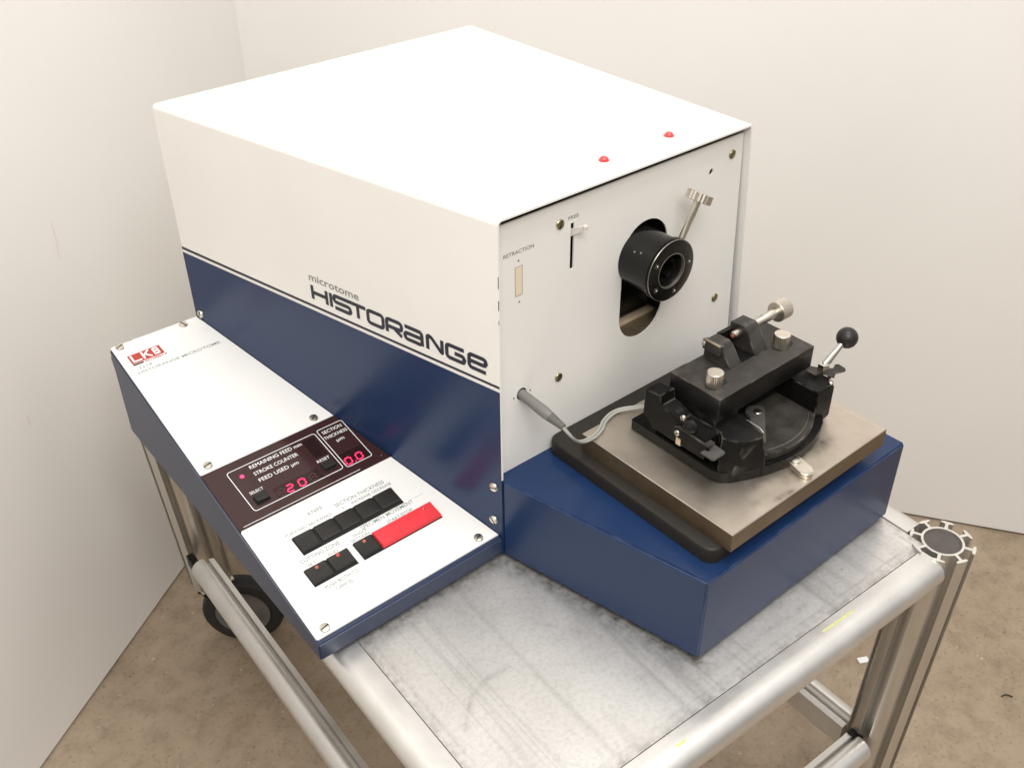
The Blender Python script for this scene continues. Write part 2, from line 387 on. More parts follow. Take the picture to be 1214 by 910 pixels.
# ------------------------------------------------------------------ trolley
TH = math.radians(-2.7)
cart = thing('trolley', 'aluminium trolley with round slotted posts and castors under the blue and white instrument', 'trolley', (.09,.19,FLOOR), TH)
X0, X1, Y0, Y1 = -.194, .393, -.2845, .6595
def grime_sheet():
    bm = bmn(); nx, ny = 230, 330
    Rm = Matrix.Rotation(TH, 3, 'Z')
    lay = bm.verts.layers.float.new('grime')
    vs = [[bm.verts.new((X0+(X1-X0)*i/nx, Y0+(Y1-Y0)*j/ny, 0)) for j in range(ny+1)] for i in range(nx+1)]
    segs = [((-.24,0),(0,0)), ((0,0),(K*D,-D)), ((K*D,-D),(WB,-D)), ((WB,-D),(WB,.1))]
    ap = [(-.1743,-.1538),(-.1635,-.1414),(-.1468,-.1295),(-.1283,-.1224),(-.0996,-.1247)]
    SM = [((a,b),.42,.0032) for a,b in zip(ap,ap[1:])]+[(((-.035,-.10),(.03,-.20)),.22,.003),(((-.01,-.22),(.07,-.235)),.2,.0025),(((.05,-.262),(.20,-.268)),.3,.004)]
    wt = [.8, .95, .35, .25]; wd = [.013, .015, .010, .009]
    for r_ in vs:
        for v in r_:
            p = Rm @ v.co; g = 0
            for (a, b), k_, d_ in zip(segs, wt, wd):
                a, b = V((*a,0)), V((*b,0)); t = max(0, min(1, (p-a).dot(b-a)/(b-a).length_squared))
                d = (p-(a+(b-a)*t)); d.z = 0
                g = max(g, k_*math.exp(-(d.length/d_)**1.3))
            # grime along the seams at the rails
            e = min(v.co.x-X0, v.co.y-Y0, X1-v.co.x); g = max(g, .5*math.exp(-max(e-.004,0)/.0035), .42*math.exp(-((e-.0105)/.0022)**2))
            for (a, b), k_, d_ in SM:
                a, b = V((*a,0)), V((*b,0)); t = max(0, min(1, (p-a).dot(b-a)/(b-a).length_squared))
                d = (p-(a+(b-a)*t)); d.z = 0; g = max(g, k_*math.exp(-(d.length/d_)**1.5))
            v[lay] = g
    for i in range(nx):
        for j in range(ny): bm.faces.new((vs[i][j], vs[i+1][j], vs[i+1][j+1], vs[i][j+1]))
    return bm
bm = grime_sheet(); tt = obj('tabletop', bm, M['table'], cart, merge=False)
md = tt.modifiers.new('thickness', 'SOLIDIFY'); md.thickness = .003; md.offset = -1

def arc(cx, cz, r, a0, a1, k=7):
    return [(cx+r*math.cos(math.radians(a0+(a1-a0)*i/k)), cz+r*math.sin(math.radians(a0+(a1-a0)*i/k))) for i in range(k+1)]
# top rail profile: d = distance outward from the seam, z up
RP = [(.0006,-.0006),(.0016,.0012),(.010,.0014)] + arc(.0175,-.0165,.0182,85,-40,12) + [(.028,-.034),(.0215,-.0365),(.0215,-.040),(.0115,-.0405),(.0115,-.074),(.0085,-.076),(.0006,-.076)]
LP_ = arc(.022,0,.0190,100,-75,12) + [(.020,-.018),(.0155,-.016),(.0155,-.011),(.0115,-.011),(.0115,-.028),(.001,-.028),(.001,.010),(.009,.0125),(.0105,.011),(.0105,.004),(.0140,.004),(.0150,.0150)]
def rail(name, side, z=0, prof=RP, a=None, b=None, inset=0., m='rail'):
    bm = bmn()
    if side == 'front': f = lambda t: (lambda d,h:(t, Y0-d+inset, z+h))
    if side == 'back':  f = lambda t: (lambda d,h:(t, Y1+d-inset, z+h))
    if side == 'left':  f = lambda t: (lambda d,h:(X0-d+inset, t, z+h))
    if side == 'right': f = lambda t: (lambda d,h:(X1+d-inset, t, z+h))
    prism(bm, prof, f(a), f(b)); return obj(name, bm, M[m], cart, 50)
fr_ = rail('table_rail', 'front', a=-.180, b=.381)
rail('table_rail', 'left', a=-.272, b=.470)
rail('table_rail', 'right', a=-.258, b=.635)
rail('table_rail', 'back', a=-.155, b=.381)
ZL = -.385
rail('lower_rail', 'front', ZL+.020, LP_, -.165, .380, .024)
rail('lower_rail', 'left', ZL-.004, LP_, -.248, .602, .041)
rail('lower_rail', 'right', ZL+.006, LP_, -.248, .630, .003)
rail('lower_rail', 'back', ZL, LP_, -.150, .386, .004)
# yellow paint marks on the front rail
Pm = Plane((0,0,0), (1,0,0), (0,1,0))
bm = bmn(); slab(bm, Pm, [(.196,-.2935),(.199,-.2962),(.246,-.2972),(.250,-.2958),(.236,-.2942)], .0013, .0018); obj('paint_mark', bm, M['yellow'], fr_)
bm = bmn(); slab(bm, Pm, [(-.024,-.2995),(-.022,-.3025),(-.012,-.3020),(-.010,-.2990)], .0008, .0016)
slab(bm, Pm, [(-.007,-.3010),(-.006,-.3032),(-.001,-.3030),(.0,-.3005)], .0006, .0014); obj('paint_mark', bm, M['yellow'], fr_)

# eight-slot round post profile
def post_profile():
    out = []; R, ri = .0362, .0240
    for k in range(8):
        a = 2*math.pi*(k+.5)/8+math.radians(3); half_t = .0018; cap = .27*2*math.pi/8
        ca, sa = math.cos(a), math.sin(a)
        def at(r, off): return (r*ca-off*sa, r*sa+off*ca)
        def pol(r, b): return (r*math.cos(a+b), r*math.sin(a+b))
        out += [at(ri, -half_t), at(R-.0042, -half_t), pol(R-.0026, -cap*.92), pol(R-.0002, -cap)]
        out += [pol(R, -cap*.5), pol(R, 0), pol(R, cap*.5)]
        out += [pol(R-.0002, cap), pol(R-.0026, cap*.92), at(R-.0042, half_t), at(ri, half_t)]
        for q in (.25,.5,.75):                       # inner ring arc to the next web
            a1 = math.asin(half_t/ri); span = 2*math.pi/8-2*a1; out.append(pol(ri, a1+span*q))
    return out
PP = post_profile()
def post(x, y, sx, sy, bottom=-.487):
    bm = bmn(); hi, lo = .0035, bottom
    hole = [(.0212*math.cos(2*math.pi*i/len(PP)+.1), .0212*math.sin(2*math.pi*i/len(PP)+.1)) for i in range(len(PP))]
    def ring(P_, z): return [V((x+u+sx*(z-hi), y+v+sy*(z-hi), z)) for u, v in P_]
    A = [[bm.verts.new(p) for p in ring(PP, z)] for z in (lo, hi)]
    B = [[bm.verts.new(p) for p in ring(hole, z)] for z in (lo, hi)]
    n = len(PP)
    for i in range(n):
        j = (i+1) % n; bm.faces.new((A[0][i],A[0][j],A[1][j],A[1][i])); bm.faces.new((B[0][j],B[0][i],B[1][i],B[1][j]))
    for k in (0, 1):
        es = [bm.edges.get((A[k][i],A[k][(i+1)%n])) for i in range(n)]+[bm.edges.get((B[k][i],B[k][(i+1)%n])) for i in range(n)]
        r_ = bmesh.ops.triangle_fill(bm, edges=es, use_beauty=True)
        if k:
            for f in r_['geom']:
                if isinstance(f, bmesh.types.BMFace): f.material_index = 1
    o = obj('leg', bm, [M['extr'], M['extr_face']], cart, 30)
    bm = bmn(); cyl(bm, (x, y, hi-.004), (x, y, hi-.014), .0213, 28); obj('core_plug', bm, M['core'], o)
    # castor
    bx, by = x-sx*(hi-lo), y-sy*(hi-lo)
    return o, bx, by, lo
wheel_c = {}
for sx, x, sy, y, tx, ty in ((1,.4115,-1,-.2930,-.028,-.037),(-1,-.2120,-1,-.2930,-.045,-.037),(1,.4115,1,.672,-.028,.01),(-1,-.1745,1,.672,-.058,.0)):
    o, bx, by, lo = post(x, y, tx, ty)
    c = bpy.data.objects.new('castor', None); COL.objects.link(c); c.parent = cart
    ORG[c] = V((bx,by,lo)); c.location = V((bx,by,lo))-ORG[cart]
    R_ = .073; ax = V((-.55,-.80,0)).normalized() if (sx,sy)==(-1,1) else V((.3,-.95,0)).normalized()
    off = V((-ax.y, ax.x, 0)).normalized()
    if off.x < 0: off = -off
    wc = V((bx,by,FLOOR+R_))+off*.045
    bm = bmn(); prof = [(-.0145,.018),(-.016,.045),(-.0135,.050)]
    lathe(bm, wc, ax, [(-.013,.049),(-.0155,.053),(-.0150,R_-.005),(-.010,R_-.0008),(0,R_),(.010,R_-.0008),(.0150,R_-.005),(.0155,.053),(.013,.049)], 44, True)
    obj('tyre', bm, M['tyre'], c, 40)
    bm = bmn(); lathe(bm, wc, ax, [(-.0165,.012),(-.0165,.030),(-.0140,.034),(-.0140,.044),(-.0165,.0485),(.0165,.0485),(.0140,.044),(.0140,.034),(.0165,.030),(.0165,.012)], 40, True)
    obj('hub', bm, M['hub'], c, 40)
    bm = bmn()
    for s in (-1, 1):
        q = wc+ax*.0215*s; up = V((0,0,1)); tp = V((bx,by,lo-.012))+ax*.0215*s
        e1 = off*.020
        loft(bm, [[p+ax*t for p in (q-off*.013-up*.012, q+off*.013-up*.012, q+off*.016+up*.010, tp+e1*1.4, tp-e1)] for t in (-.0015,.0015)])
    loft(bm, [[V((bx,by,z))+off*a+ax*b for a,b in ((-.022,-.023),(.030,-.023),(.030,.023),(-.022,.023))] for z in (lo-.016, lo-.012)])
    cyl(bm, (bx,by,lo-.012), (bx,by,lo-.0005), .020, 24)
    cyl(bm, wc-ax*.026, wc+ax*.026, .006, 12)
    obj('fork', bm, M['black'], c, 40)
    bm = bmn(); box(bm, bx-.030, bx+.030, by-.030, by+.030, lo-.0004, lo+.003, .0008)
    obj('mounting_plate', bm, M['nickel'], c)
# dark joint blocks where the lower rails meet the posts
bm = bmn(); box(bm, .378,.388,-.281,-.262, ZL+.012, ZL+.035, .001); obj('joint_block', bm, M['black'], cart)
bm = bmn(); box(bm, -.188,-.176,.598,.636, ZL-.016, ZL+.006, .001); obj('joint_block', bm, M['black'], cart)

# ------------------------------------------------------------------ the instrument
mt = thing('microtome', 'blue and white laboratory microtome with a sloping keypad panel on its left', 'microtome', (.12,.1,.0))
T = .0022
xl = lambda y: -K*y
xr = lambda z: W+(H-z)*.084
# cover shell: an open-fronted hood of sheet metal
def cover_ring(y, t, r=.006):
    """outer (t=0) or inner (t>0) outline at station y, from left foot up, over and down the right side"""
    z0 = .004; o = [(xl(y)+t, z0)]
    rr = max(r-t, .002)
    for i in range(7):
        a = math.radians(180-90*i/6); o.append((xl(y)+t+rr+rr*math.cos(a), H-t-rr+rr*math.sin(a)))
    o.append((xr(H)-t-.002, H-t)); o.append((xr(H)-t, H-t-.002)); o.append((xr(z0)-t, z0))
    return [V((x, y, z)) for x, z in o]
bm = bmn()
O0, O1 = cover_ring(0, 0), cover_ring(L, 0); I0, I1 = cover_ring(0, T), cover_ring(L-T, T)
for i in range(3, -1, -1): pass
RO0, RO1, RI0, RI1 = [[bm.verts.new(p) for p in r] for r in (O0, O1, I0, I1)]
n = len(RO0)
for i in range(n-1):
    bm.faces.new((RO0[i],RO0[i+1],RO1[i+1],RO1[i])); bm.faces.new((RI0[i+1],RI0[i],RI1[i],RI1[i+1]))
    bm.faces.new((RO0[i+1],RO0[i],RI0[i],RI0[i+1]))
bm.faces.new(RO1); bm.faces.new(list(reversed(RI1)))
for i in (0, n-1): bm.faces.new((RO0[i],RO1[i],RI1[i],RI0[i]))
cover = obj('cover', bm, M['white'], mt, 40)
# left side plane: u runs toward the front (to the right when reading), v = z
sdv = V((K,-1,0)).normalized()
side = Plane((0,0,0), sdv, (0,0,1))         # normal points to the left/outside
assert side.N.x < 0
SL = L*math.hypot(K,1)
bm = bmn(); slab(bm, side, [(-SL,.0042),(-.0004,.0042),(-.0004,.2284),(-SL,.2290)], .0, .0006)
box(bm, -.0005,T+.0004,-.0004,.0006,.0042,.1121)
band = obj('blue_band', bm, M['blue'], cover)
bm = bmn(); slab(bm, side, [(-SL,.2334),(-.0006,.2329),(-.0006,.2356),(-SL,.2368)], .0, .0004)
obj('stripe', bm, M['ink'], cover)
# maker's lettering
bm = bmn(); t = .0047
zb_, zt_ = .2458, .2612
def gl(sL, sR, strokes, **kw):
    sL -= .0005; sR += .0005
    for s in strokes:
        closed = kw.get('closed', False)
        stroke(bm, side, [(-sL+(sL-sR)*a, zb_+(zt_-zb_)*b) for a, b in s], t, .0003+random.random()*.00008, r=kw.get('r', .0042), closed=closed)
gl(.2688,.2450, [[(0,-.08),(0,1.08)],[(1,-.08),(1,1.08)]]); gl(.2688,.2450, [[(.07,.5),(.93,.5)]])
gl(.2392,.2300, [[(0,-.08),(0,1.08)]])
gl(.2340,.2082, [[(1,1),(0,1),(0,.5),(1,.5),(1,0),(.02,0)]])
gl(.2078,.1842, [[(-.1,1),(1,1)],[(.46,-.08),(.46,.9)]])
gl(.1822,.1588, [[(.5,1),(0,1),(0,0),(1,0),(1,1)]], closed=True)
gl(.1542,.1318, [[(0,-.08),(0,1),(1,1),(1,.42),(.10,.42)]]); gl(.1542,.1318, [[(.52,.36),(1.0,-.05)]], r=0)
gl(.1280,.1030, [[(0,1),(1,1),(1,-.08)]]); gl(.1280,.1030, [[(.93,0),(0,0),(0,.5),(.93,.5)]])
gl(.0962,.0752, [[(0,-.08),(0,1),(.25,1),(1,0),(1,1.08)]], r=.0030)
gl(.0698,.0455, [[(1,1),(0,1),(0,0),(1,0),(1,.5),(.45,.5)]])
gl(.0400,.0172, [[(1,-.02),(0,-.02),(0,1),(1,1),(1,.50),(.08,.50)]])
obj('lettering', bm, M['ink'], cover, merge=False)
bm = bmn(); put_text(bm, side, 'microtome', -.2712, -.1935, .2682, .2778, .0003)
obj('lettering', bm, M['grey_print'], cover, merge=False)
# chipped paint on the front vertical edge
bm = bmn()
for z0_, z1_, w_ in ((.362,.349,.0004),(.336,.325,.0006),(.314,.309,.0003)):
    box(bm, -.0001, w_, -.0002, .0006, z1_, z0_)
obj('chip', bm, M['ink'], cover)
# slotted screws
def screw(parent, P, u, v, r=.0058, h=.0018, m='nickel', ang=.4, w=0.):
    bm = bmn(); p = P(u, v, w); d, a, b = P.N, P.X, P.Y
    lathe(bm, p, d, [(-.0004,r*1.0),(h*.35,r),(h*.8,r*.88),(h,r*.6)], 24)
    o = obj('screw', bm, M[m], parent)
    bm = bmn(); c, s = math.cos(ang), math.sin(ang)
    X = a*c+b*s; Y = -a*s+b*c; q = Plane(p, X, Y)
    slab(bm, q, [(-r*.86,-r*.13),(r*.86,-r*.13),(r*.86,r*.13),(-r*.86,r*.13)], h*.80, h*1.04)
    obj('slot', bm, M['black_void'], o)
    return o
for s, z, a in ((.4958,.1421,1.2),(.0106,.0988,.25),(.0117,.0506,-.9)): screw(cover, side, -s, z, .0056, .0026, 'nickel', a, .0006)
top = Plane((0,0,H), (1,0,0), (0,1,0))
for x, y in ((.1698,.0361),(.2673,.0375)):
    bm = bmn(); lathe(bm, (x,y,H-.0005), (0,0,1), [(0,.0060),(.0010,.0060),(.0011,.0050),(.0028,.0046),(.0042,.0034),(.0048,.0015)], 24)
    obj('indicator_lamp', bm, M['led_red'], cover, 60)
# rear lower body inside (fills behind the plate)
def prism_between(bm, poly0, poly1): loft(bm, [poly0, poly1])

# step base
bm = bmn()
zb0 = .0045
bp = [(xl(.04)+T+.001,.04),(K*D,-D),(WB,-D),(WB,.30),(xl(.3)+T+.001,.30)]
bp = [(.0004,-.0008),(K*D,-D),(WB,-D),(WB,.35),(.0030,.35),(.0030,-.0008)]
vs = prism_z(bm, bp, zb0, HB)
es = [e for e in bm.edges if (e.verts[0].co.z > HB-.001 and e.verts[1].co.z > HB-.001) or abs(e.verts[0].co.z-e.verts[1].co.z) > .05 or (e.verts[0].co.z < .01 and e.verts[1].co.z < .01)]
bmesh.ops.bevel(bm, geom=es, offset=.0022, segments=3, affect='EDGES')
base = obj('base', bm, M['blue'], mt, 50)
for x, y in ((K*D+.03,-D+.03),(WB-.03,-D+.03),(.1,.4),(.3,.4)):
    bm = bmn(); cyl(bm, (x,y,.0002), (x,y,.0048), .010, 20); obj('foot', bm, M['rubber'], base)
# ---- front plate with its openings
fp = Plane((0,FY,0), (1,0,0), (0,0,1))
bm = bmn()
def xrp(z): return .3578+(.4100-z)*.065
outer = [(.0030,.1225-.0104),(xrp(.1121),.1121),(xrp(.4080),.4080),(.0030,.4080)]
op = []
cx_, rx_ = .2115, .0342
for i in range(17): a = math.pi*i/16; op.append((cx_+rx_*math.cos(a), .3158+rx_*math.sin(a)))
for i in range(17): a = math.pi+math.pi*i/16; op.append((cx_+rx_*math.cos(a), .2402+.0345*math.sin(a)))
slot = [(.1005,.3298),(.1054,.3298),(.1054,.3815),(.1005,.3815)]
hole = [(.3091+.0032*math.cos(2*math.pi*i/14), .3758+.0038*math.sin(2*math.pi*i/14)) for i in range(14)]
jack = [(.0363+.0068*math.cos(2*math.pi*i/20), .2057+.0075*math.sin(2*math.pi*i/20)) for i in range(20)]
rings = []
for y in (FY, FY+.0018):
    loops = [[bm.verts.new((x, y, z)) for x, z in P_] for P_ in (outer, op, slot, hole, jack)]
    es = []
    for lp in loops:
        for i in range(len(lp)): es.append(bm.edges.new((lp[i], lp[(i+1) % len(lp)])))
    bmesh.ops.triangle_fill(bm, edges=es, use_beauty=True)
    rings.append(loops)
for a, b in zip(*rings):
    for i in range(len(a)):
        j = (i+1) % len(a); bm.faces.new((a[i],a[j],b[j],b[i]))
plate = obj('front_plate', bm, M['white'], mt, 30)
for u, v, a in ((.0860,.3852,1.1),(.3420,.3873,.8),(.3411,.2056,.9),(.0883,.2035,.7)): screw(plate, fp, u, v, .0053, .0016, 'brass', a)
text_obj(plate, fp, M['grey_print'], 'RETRACTION', .0140, .0522, .3722, .3762, .0002); text_obj(plate, fp, M['grey_print'], 'FREE', .0968, .1110, .3860, .3898, .0002)
for u, v in ((.0327,.3644),(.0335,.3184),(.0254,.2051),(.0479,.2053)):
    bm = bmn(); slab(bm, fp, [(u+.0009*math.cos(a), v+.0009*math.sin(a)) for a in [i*math.pi/5 for i in range(10)]], 0, .0003); obj('pin', bm, M['ink'], plate)
bm = bmn(); slab(bm, fp, rrect(.0284,.0372,.3262,.3582,.0005,2), -.0005, .0003); wn = obj('retraction_window', bm, M['cream'], plate)
bm = bmn(); stroke(bm, fp, [(.0284,.3262),(.0372,.3262),(.0372,.3582),(.0284,.3582)], .0005, .00045, closed=True); obj('outline', bm, M['grey_print'], wn)
# release lever sticking out of the slot
bm = bmn()
loft(bm, [[V(p) for p in ((.1015,.0120,z),(.1046,.0120,z),(.1100,-.0020,z+dz),(.1075,-.0040,z+dz))] for z, dz in ((.3650,.0120),(.3740,.0070))])
lever = obj('release_lever', bm, M['clear'], plate)
bm = bmn(); cyl(bm, (.1088,-.0030,.3768), (.1088,-.0030,.3812), .0024, 16, .0004); obj('lever_tip', bm, M['clear'], lever)
# interior behind the plate, its shade given by a black sheet
bm = bmn(); box(bm, .006, .350, .060, .064, .118, .4085); obj('interior_shade', bm, M['black'], mt)
bm = bmn(); box(bm, .165, .270, .0120, .060, .2056, .2066)
box(bm, .165, .270, .026, .060, .2010, .2056); box(bm,.168,.268,.0125,.0255,.1999,.2049); obj('guide_shelf', bm, M['brown_metal'], mt)
bm = bmn(); box(bm, .170, .262, .034, .044, .2067, .2110, .0008); obj('guide_bar', bm, M['wood'], mt)
bm = bmn(); box(bm, .166, .262, .045, .058, .214, .300, .001); sl_ = obj('carriage', bm, M['black_gloss'], mt)
screw(sl_, Plane((0,.045,0),(1,0,0),(0,0,1)), .2130, .2500, .0032, .0012, 'nickel', .3)

# ---- specimen chuck
CXc, CZc, YF, RC = .2030, .3108, -.0375, .0347
bm = bmn()
lathe(bm, (CXc,YF,CZc), (0,1,0), [(.0350,.0120),(.0350,.0175),(.0010,.0192),(0,.0200),(0,RC-.0022),(.0006,RC-.0008),(.0018,RC-.0004),(.0030,RC-.0004),(.0033,RC-.0012),(.0038,RC-.0012),(.0042,RC),(.0085,RC),(.0090,RC-.0008),(.0100,RC-.0024),(.095,RC-.0024)], 72, True)
chuck = obj('specimen_chuck', bm, M['black_gloss'], mt, 40)
bm = bmn(); lathe(bm, (CXc,YF-.0002,CZc), (0,1,0), [(.0030,.0186),(0,.0190),(.0,.0201),(.0012,.0201)], 64, False); obj('bore_rim', bm, M['edge_wear'], chuck, 40)
bm = bmn(); lathe(bm, (CXc,YF,CZc), (0,1,0), [(.0005,RC-.0004),(.0011,RC+.00005),(.0016,RC-.0004)], 64, False); obj('worn_edge', bm, M['edge_wear'], chuck, 40)
bm = bmn(); lathe(bm, (CXc,YF+.0045,CZc), (0,1,0), [(.006,.0140),(.006,.0180),(.010,.0180),(.010,.0140)], 48, False)
for a in (0.4,2.0,3.6,5.2): cyl(bm, (CXc+.0125*math.cos(a),YF+.009,CZc+.0125*math.sin(a)), (CXc+.0125*math.cos(a),YF+.016,CZc+.0125*math.sin(a)), .0024, 12, .0003)
obj('inner_ring', bm, M['black_gloss'], chuck, 40)
for a in (150, 215, 285, 5):
    a = math.radians(a); bm = bmn(); p = V((CXc+.0268*math.cos(a), YF-.0006, CZc+.0268*math.sin(a)))
    lathe(bm, p, (0,1,0), [(0,.0010),(0,.0026),(.0007,.0030)], 18, True); s_ = obj('grub_screw', bm, M['black_top'], chuck)
    bm = bmn(); sphere(bm, p+V((0,-.0001,0)), .0010, 10); obj('screw_tip', bm, M['nickel'], s_)
bm = bmn()
for a, y in ((105,.0), (108,.004)):
    a = math.radians(a+35); 
    cyl(bm, (CXc+(RC-.004)*math.cos(a), YF+.022+y*2, CZc+(RC-.004)*math.sin(a)), (CXc+(RC-.0021)*math.cos(a), YF+.022+y*2, CZc+(RC-.0021)*math.sin(a)), .0013, 10)
obj('worn_spot', bm, M['edge_wear'], chuck)
p0, p1, p2 = V((.2325,-.022,.3320)), V((.2455,-.022,.3550)), V((.2548,-.022,.3735))
bm = bmn(); dd = (p2-p0).normalized(); ln = (p2-p0).length
lathe(bm, p0-dd*.006, dd, [(0,.0036),(.028,.0037),(.030,.0043),(ln+.006,.0043)], 24)
cs = obj('clamp_screw', bm, M['nickel'], chuck)
bm = bmn(); nk = 44; d_, u_, w_ = frame(dd); rings = []
for t_, rr_ in ((-.0048,.0138),(-.0044,.0144),(.0044,.0144),(.0048,.0139)):
    rings.append([p2+d_*t_+(u_*math.cos(2*math.pi*i/nk)+w_*math.sin(2*math.pi*i/nk))*(rr_-(.0007 if i % 2 else 0)) for i in range(nk)])
loft(bm, rings); obj('knurled_head', bm, M['nickel'], cs, 30)

# ---- control housing with the sloping panel
SLP = math.hypot(L, ZB-ZF)
pn = Plane((0,0,ZF), (1,0,0), (0,L,ZB-ZF))
lx = lambda v: -.2398+.0120*v/SLP           # left edge of the housing
def pz(v): return pn(0,v)
bm = bmn()
def hp(y, z): return (y, z)
lo_ = .006
ring0 = [V((lx(0),0,lo_)), V((-.0003,0,lo_)), V((-.0003,0,ZF-.0012)), V((lx(0),0,ZF-.0012))]
ring1 = [V((lx(SLP),L,lo_)), V((xl(L)-.0003,L,lo_)), V((xl(L)-.0003,L,ZB-.0012)), V((lx(SLP),L,ZB-.0012))]
loft(bm, [ring0, ring1])
bmesh.ops.bevel(bm, geom=[e for e in bm.edges], offset=.0016, segments=3, affect='EDGES')
hs = obj('control_housing', bm, M['grey_blue'], mt, 50)
def px_right(v): return -K*(pn(0,v).y)-.0012
def sheet(v0, v1, w0, w1, inset=.0016, c=.0018):
    poly = [(lx(v0)+inset+c,v0),(px_right(v0),v0),(px_right(v1),v1),(lx(v1)+inset+c,v1),(lx(v1)+inset,v1-c),(lx(v0)+inset,v0+c)]
    bm = bmn(); slab(bm, pn, poly, w0, w1)
    es = [e for e in bm.edges if all(abs((v.co-pn.O).dot(pn.N)-w1) < 1e-6 for v in e.verts)]
    bmesh.ops.bevel(bm, geom=es, offset=.0004, segments=2, affect='EDGES'); return bm
cp_top = obj('panel_plate', sheet(.2590, SLP-.0008, -.0015, .0012), M['panel_white'], mt)
cp_low = obj('panel_plate', sheet(.0052, .1660, -.0015, .0012), M['panel_white'], mt)
W1 = .0012
for P_, u, v, a in ((cp_top,-.1315,.4985,1.9),(cp_top,-.2163,.4995,.4),(cp_top,-.0797,.2676,.6),(cp_top,-.2185,.2683,.2),(cp_low,-.2241,.0131,.2),(cp_low,-.0242,.0140,.5)):
    screw(P_, pn, u, v, .0056, .0020, 'nickel', a, W1)
# emblem and faint print
bm = bmn(); slab(bm, pn, [(-.2166,.4632),(-.1742,.4632),(-.1746,.4797),(-.2164,.4797)], W1, W1+.0003); em = obj('emblem', bm, M['logo_red'], cp_top)
bm = bmn(); w_ = W1+.0005
stroke(bm, pn, [(-.2128,.4783),(-.2128,.4662),(-.2024,.4662)], .0024, w_)
stroke(bm, pn, [(-.1990,.4783),(-.1990,.4650)], .0024, w_+.00004); stroke(bm, pn, [(-.1978,.4712),(-.1900,.4780)], .0023, w_+.00008); stroke(bm, pn, [(-.1962,.4722),(-.1892,.4653)], .0023, w_+.00012)
slab(bm, pn, rrect(-.1858,-.1782,.4655,.4778,.001,3), W1+.0003, w_)
obj('lettering', bm, M['paint_line'], em, merge=False)
bm = bmn(); stroke(bm, pn, [(-.1840,.4741),(-.1802,.4741)], .0020, w_+.0002); stroke(bm, pn, [(-.1840,.4691),(-.1802,.4691)], .0020, w_+.0002)
put_text(bm, pn, 'BROMMA', -.2010,-.1765,.4592,.4622, W1+.0002)
obj('lettering', bm, M['logo_red'], em, merge=False)
bm = bmn(); slab(bm, pn, [(-.2166,.4598),(-.2030,.4598),(-.2030,.4624),(-.2166,.4624)], W1, W1+.0002); obj('emblem_bar', bm, M['logo_dark'], em); bm = bmn(); slab(bm, pn, [(-.1752,.4598),(-.1730,.4598),(-.1730,.4618),(-.1752,.4618)], W1, W1+.0002)
obj('emblem_bar', bm, M['logo_dark'], em)
text_obj(cp_top, pn, M['faint'], '2218', -.2135,-.1960,.4515,.4555, W1+.0002); text_obj(cp_top, pn, M['faint'], 'HISTORANGE MICROTOME', -.2175,-.1085,.4435,.4478, W1+.0002)
# display window
def dsheet():
    poly = [(lx(.1665)+.0012,.1665),(px_right(.1665),.1665),(px_right(.2584),.2584),(lx(.2584)+.0012,.2584)]
    bm = bmn(); slab(bm, pn, poly, -.0015, .0016)
    es = [e for e in bm.edges if all(abs((v.co-pn.O).dot(pn.N)-.0016) < 1e-6 for v in e.verts)]
    bmesh.ops.bevel(bm, geom=es, offset=.0005, segments=2, affect='EDGES'); return bm
dw = obj('display_window', dsheet(), M['window'], mt); W2 = .0016
bm = bmn(); slab(bm, pn, [(-.1760,.1820),(-.1185,.1820),(-.1185,.1985),(-.1760,.1985)], W2, W2+.00015); slab(bm, pn, [(-.1120,.2110),(-.0960,.2110),(-.0960,.2420),(-.1120,.2420)], W2, W2+.00015)
slab(bm, pn, [(-.0878,.1805),(-.0558,.1805),(-.0558,.2010),(-.0878,.2010)], W2, W2+.00015); obj('dark_field', bm, M['window_dark'], dw)
bm = bmn(); stroke(bm, pn, [(-.2078,.1812),(-.0926,.1812),(-.0926,.2458),(-.2078,.2458)], .0008, W2+.0002, r=.004, closed=True)
stroke(bm, pn, [(-.0886,.1795),(-.0540,.1795),(-.0540,.2472),(-.0886,.2472)], .0008, W2+.0002, r=.003, closed=True)
stroke(bm, pn, [(-.2285,.1690),(-.0780,.1690)], .0006, W2+.0002)
obj('border_line', bm, M['paint_line'], dw, merge=False)
ht = .0057
for t_, a_, b_, c_, d_ in (('REMAINING FEED mm',-.1817,-.1140,.2370,.2370+ht), ('STROKE COUNTER',-.1822,-.1255,.2258,.2258+ht), ('FEED USED \u00b5m',-.1820,-.1315,.2148,.2148+ht),
        ('SELECT',-.2002,-.1836,.2040,.2083), ('RESET',-.1135,-.0970,.2030,.2075), ('SECTION',-.0844,-.0582,.2378,.2432), ('THICKNESS',-.0872,-.0562,.2290,.2342), ('\u00b5m',-.0765,-.0664,.2195,.2250)):
    text_obj(dw, pn, M['paint_line'], t_, a_, b_, c_, c_+(d_-c_)*.92, W2+.0003, 0.)
SEG = {'2':'abged','0':'abcdef','8':'abcdefg'}
def seven(bm, ch, u0, v0, w, h, t, lift):
    s = .0014*0+.12
    def q(a, b): return (u0+a*w+b*h*s, v0+b*h)
    segs = dict(a=((.1,1),(.9,1)),b=((1,.92),(1,.56)),c=((1,.44),(1,.08)),d=((.1,0),(.9,0)),e=((0,.08),(0,.44)),f=((0,.56),(0,.92)),g=((.1,.5),(.9,.5)))
    for k in SEG[ch]: stroke(bm, pn, [q(*segs[k][0]), q(*segs[k][1])], t, lift)
for ch, u in (('2',-.1632),('0',-.1478),('0',-.0865),('0',-.0718)):
    bm = bmn(); seven(bm, ch, u, .1838 if u < -.1 else .1822, .0076, .0098, .0019, W2+.0004); obj('digit', bm, M['digit'], dw, merge=False)
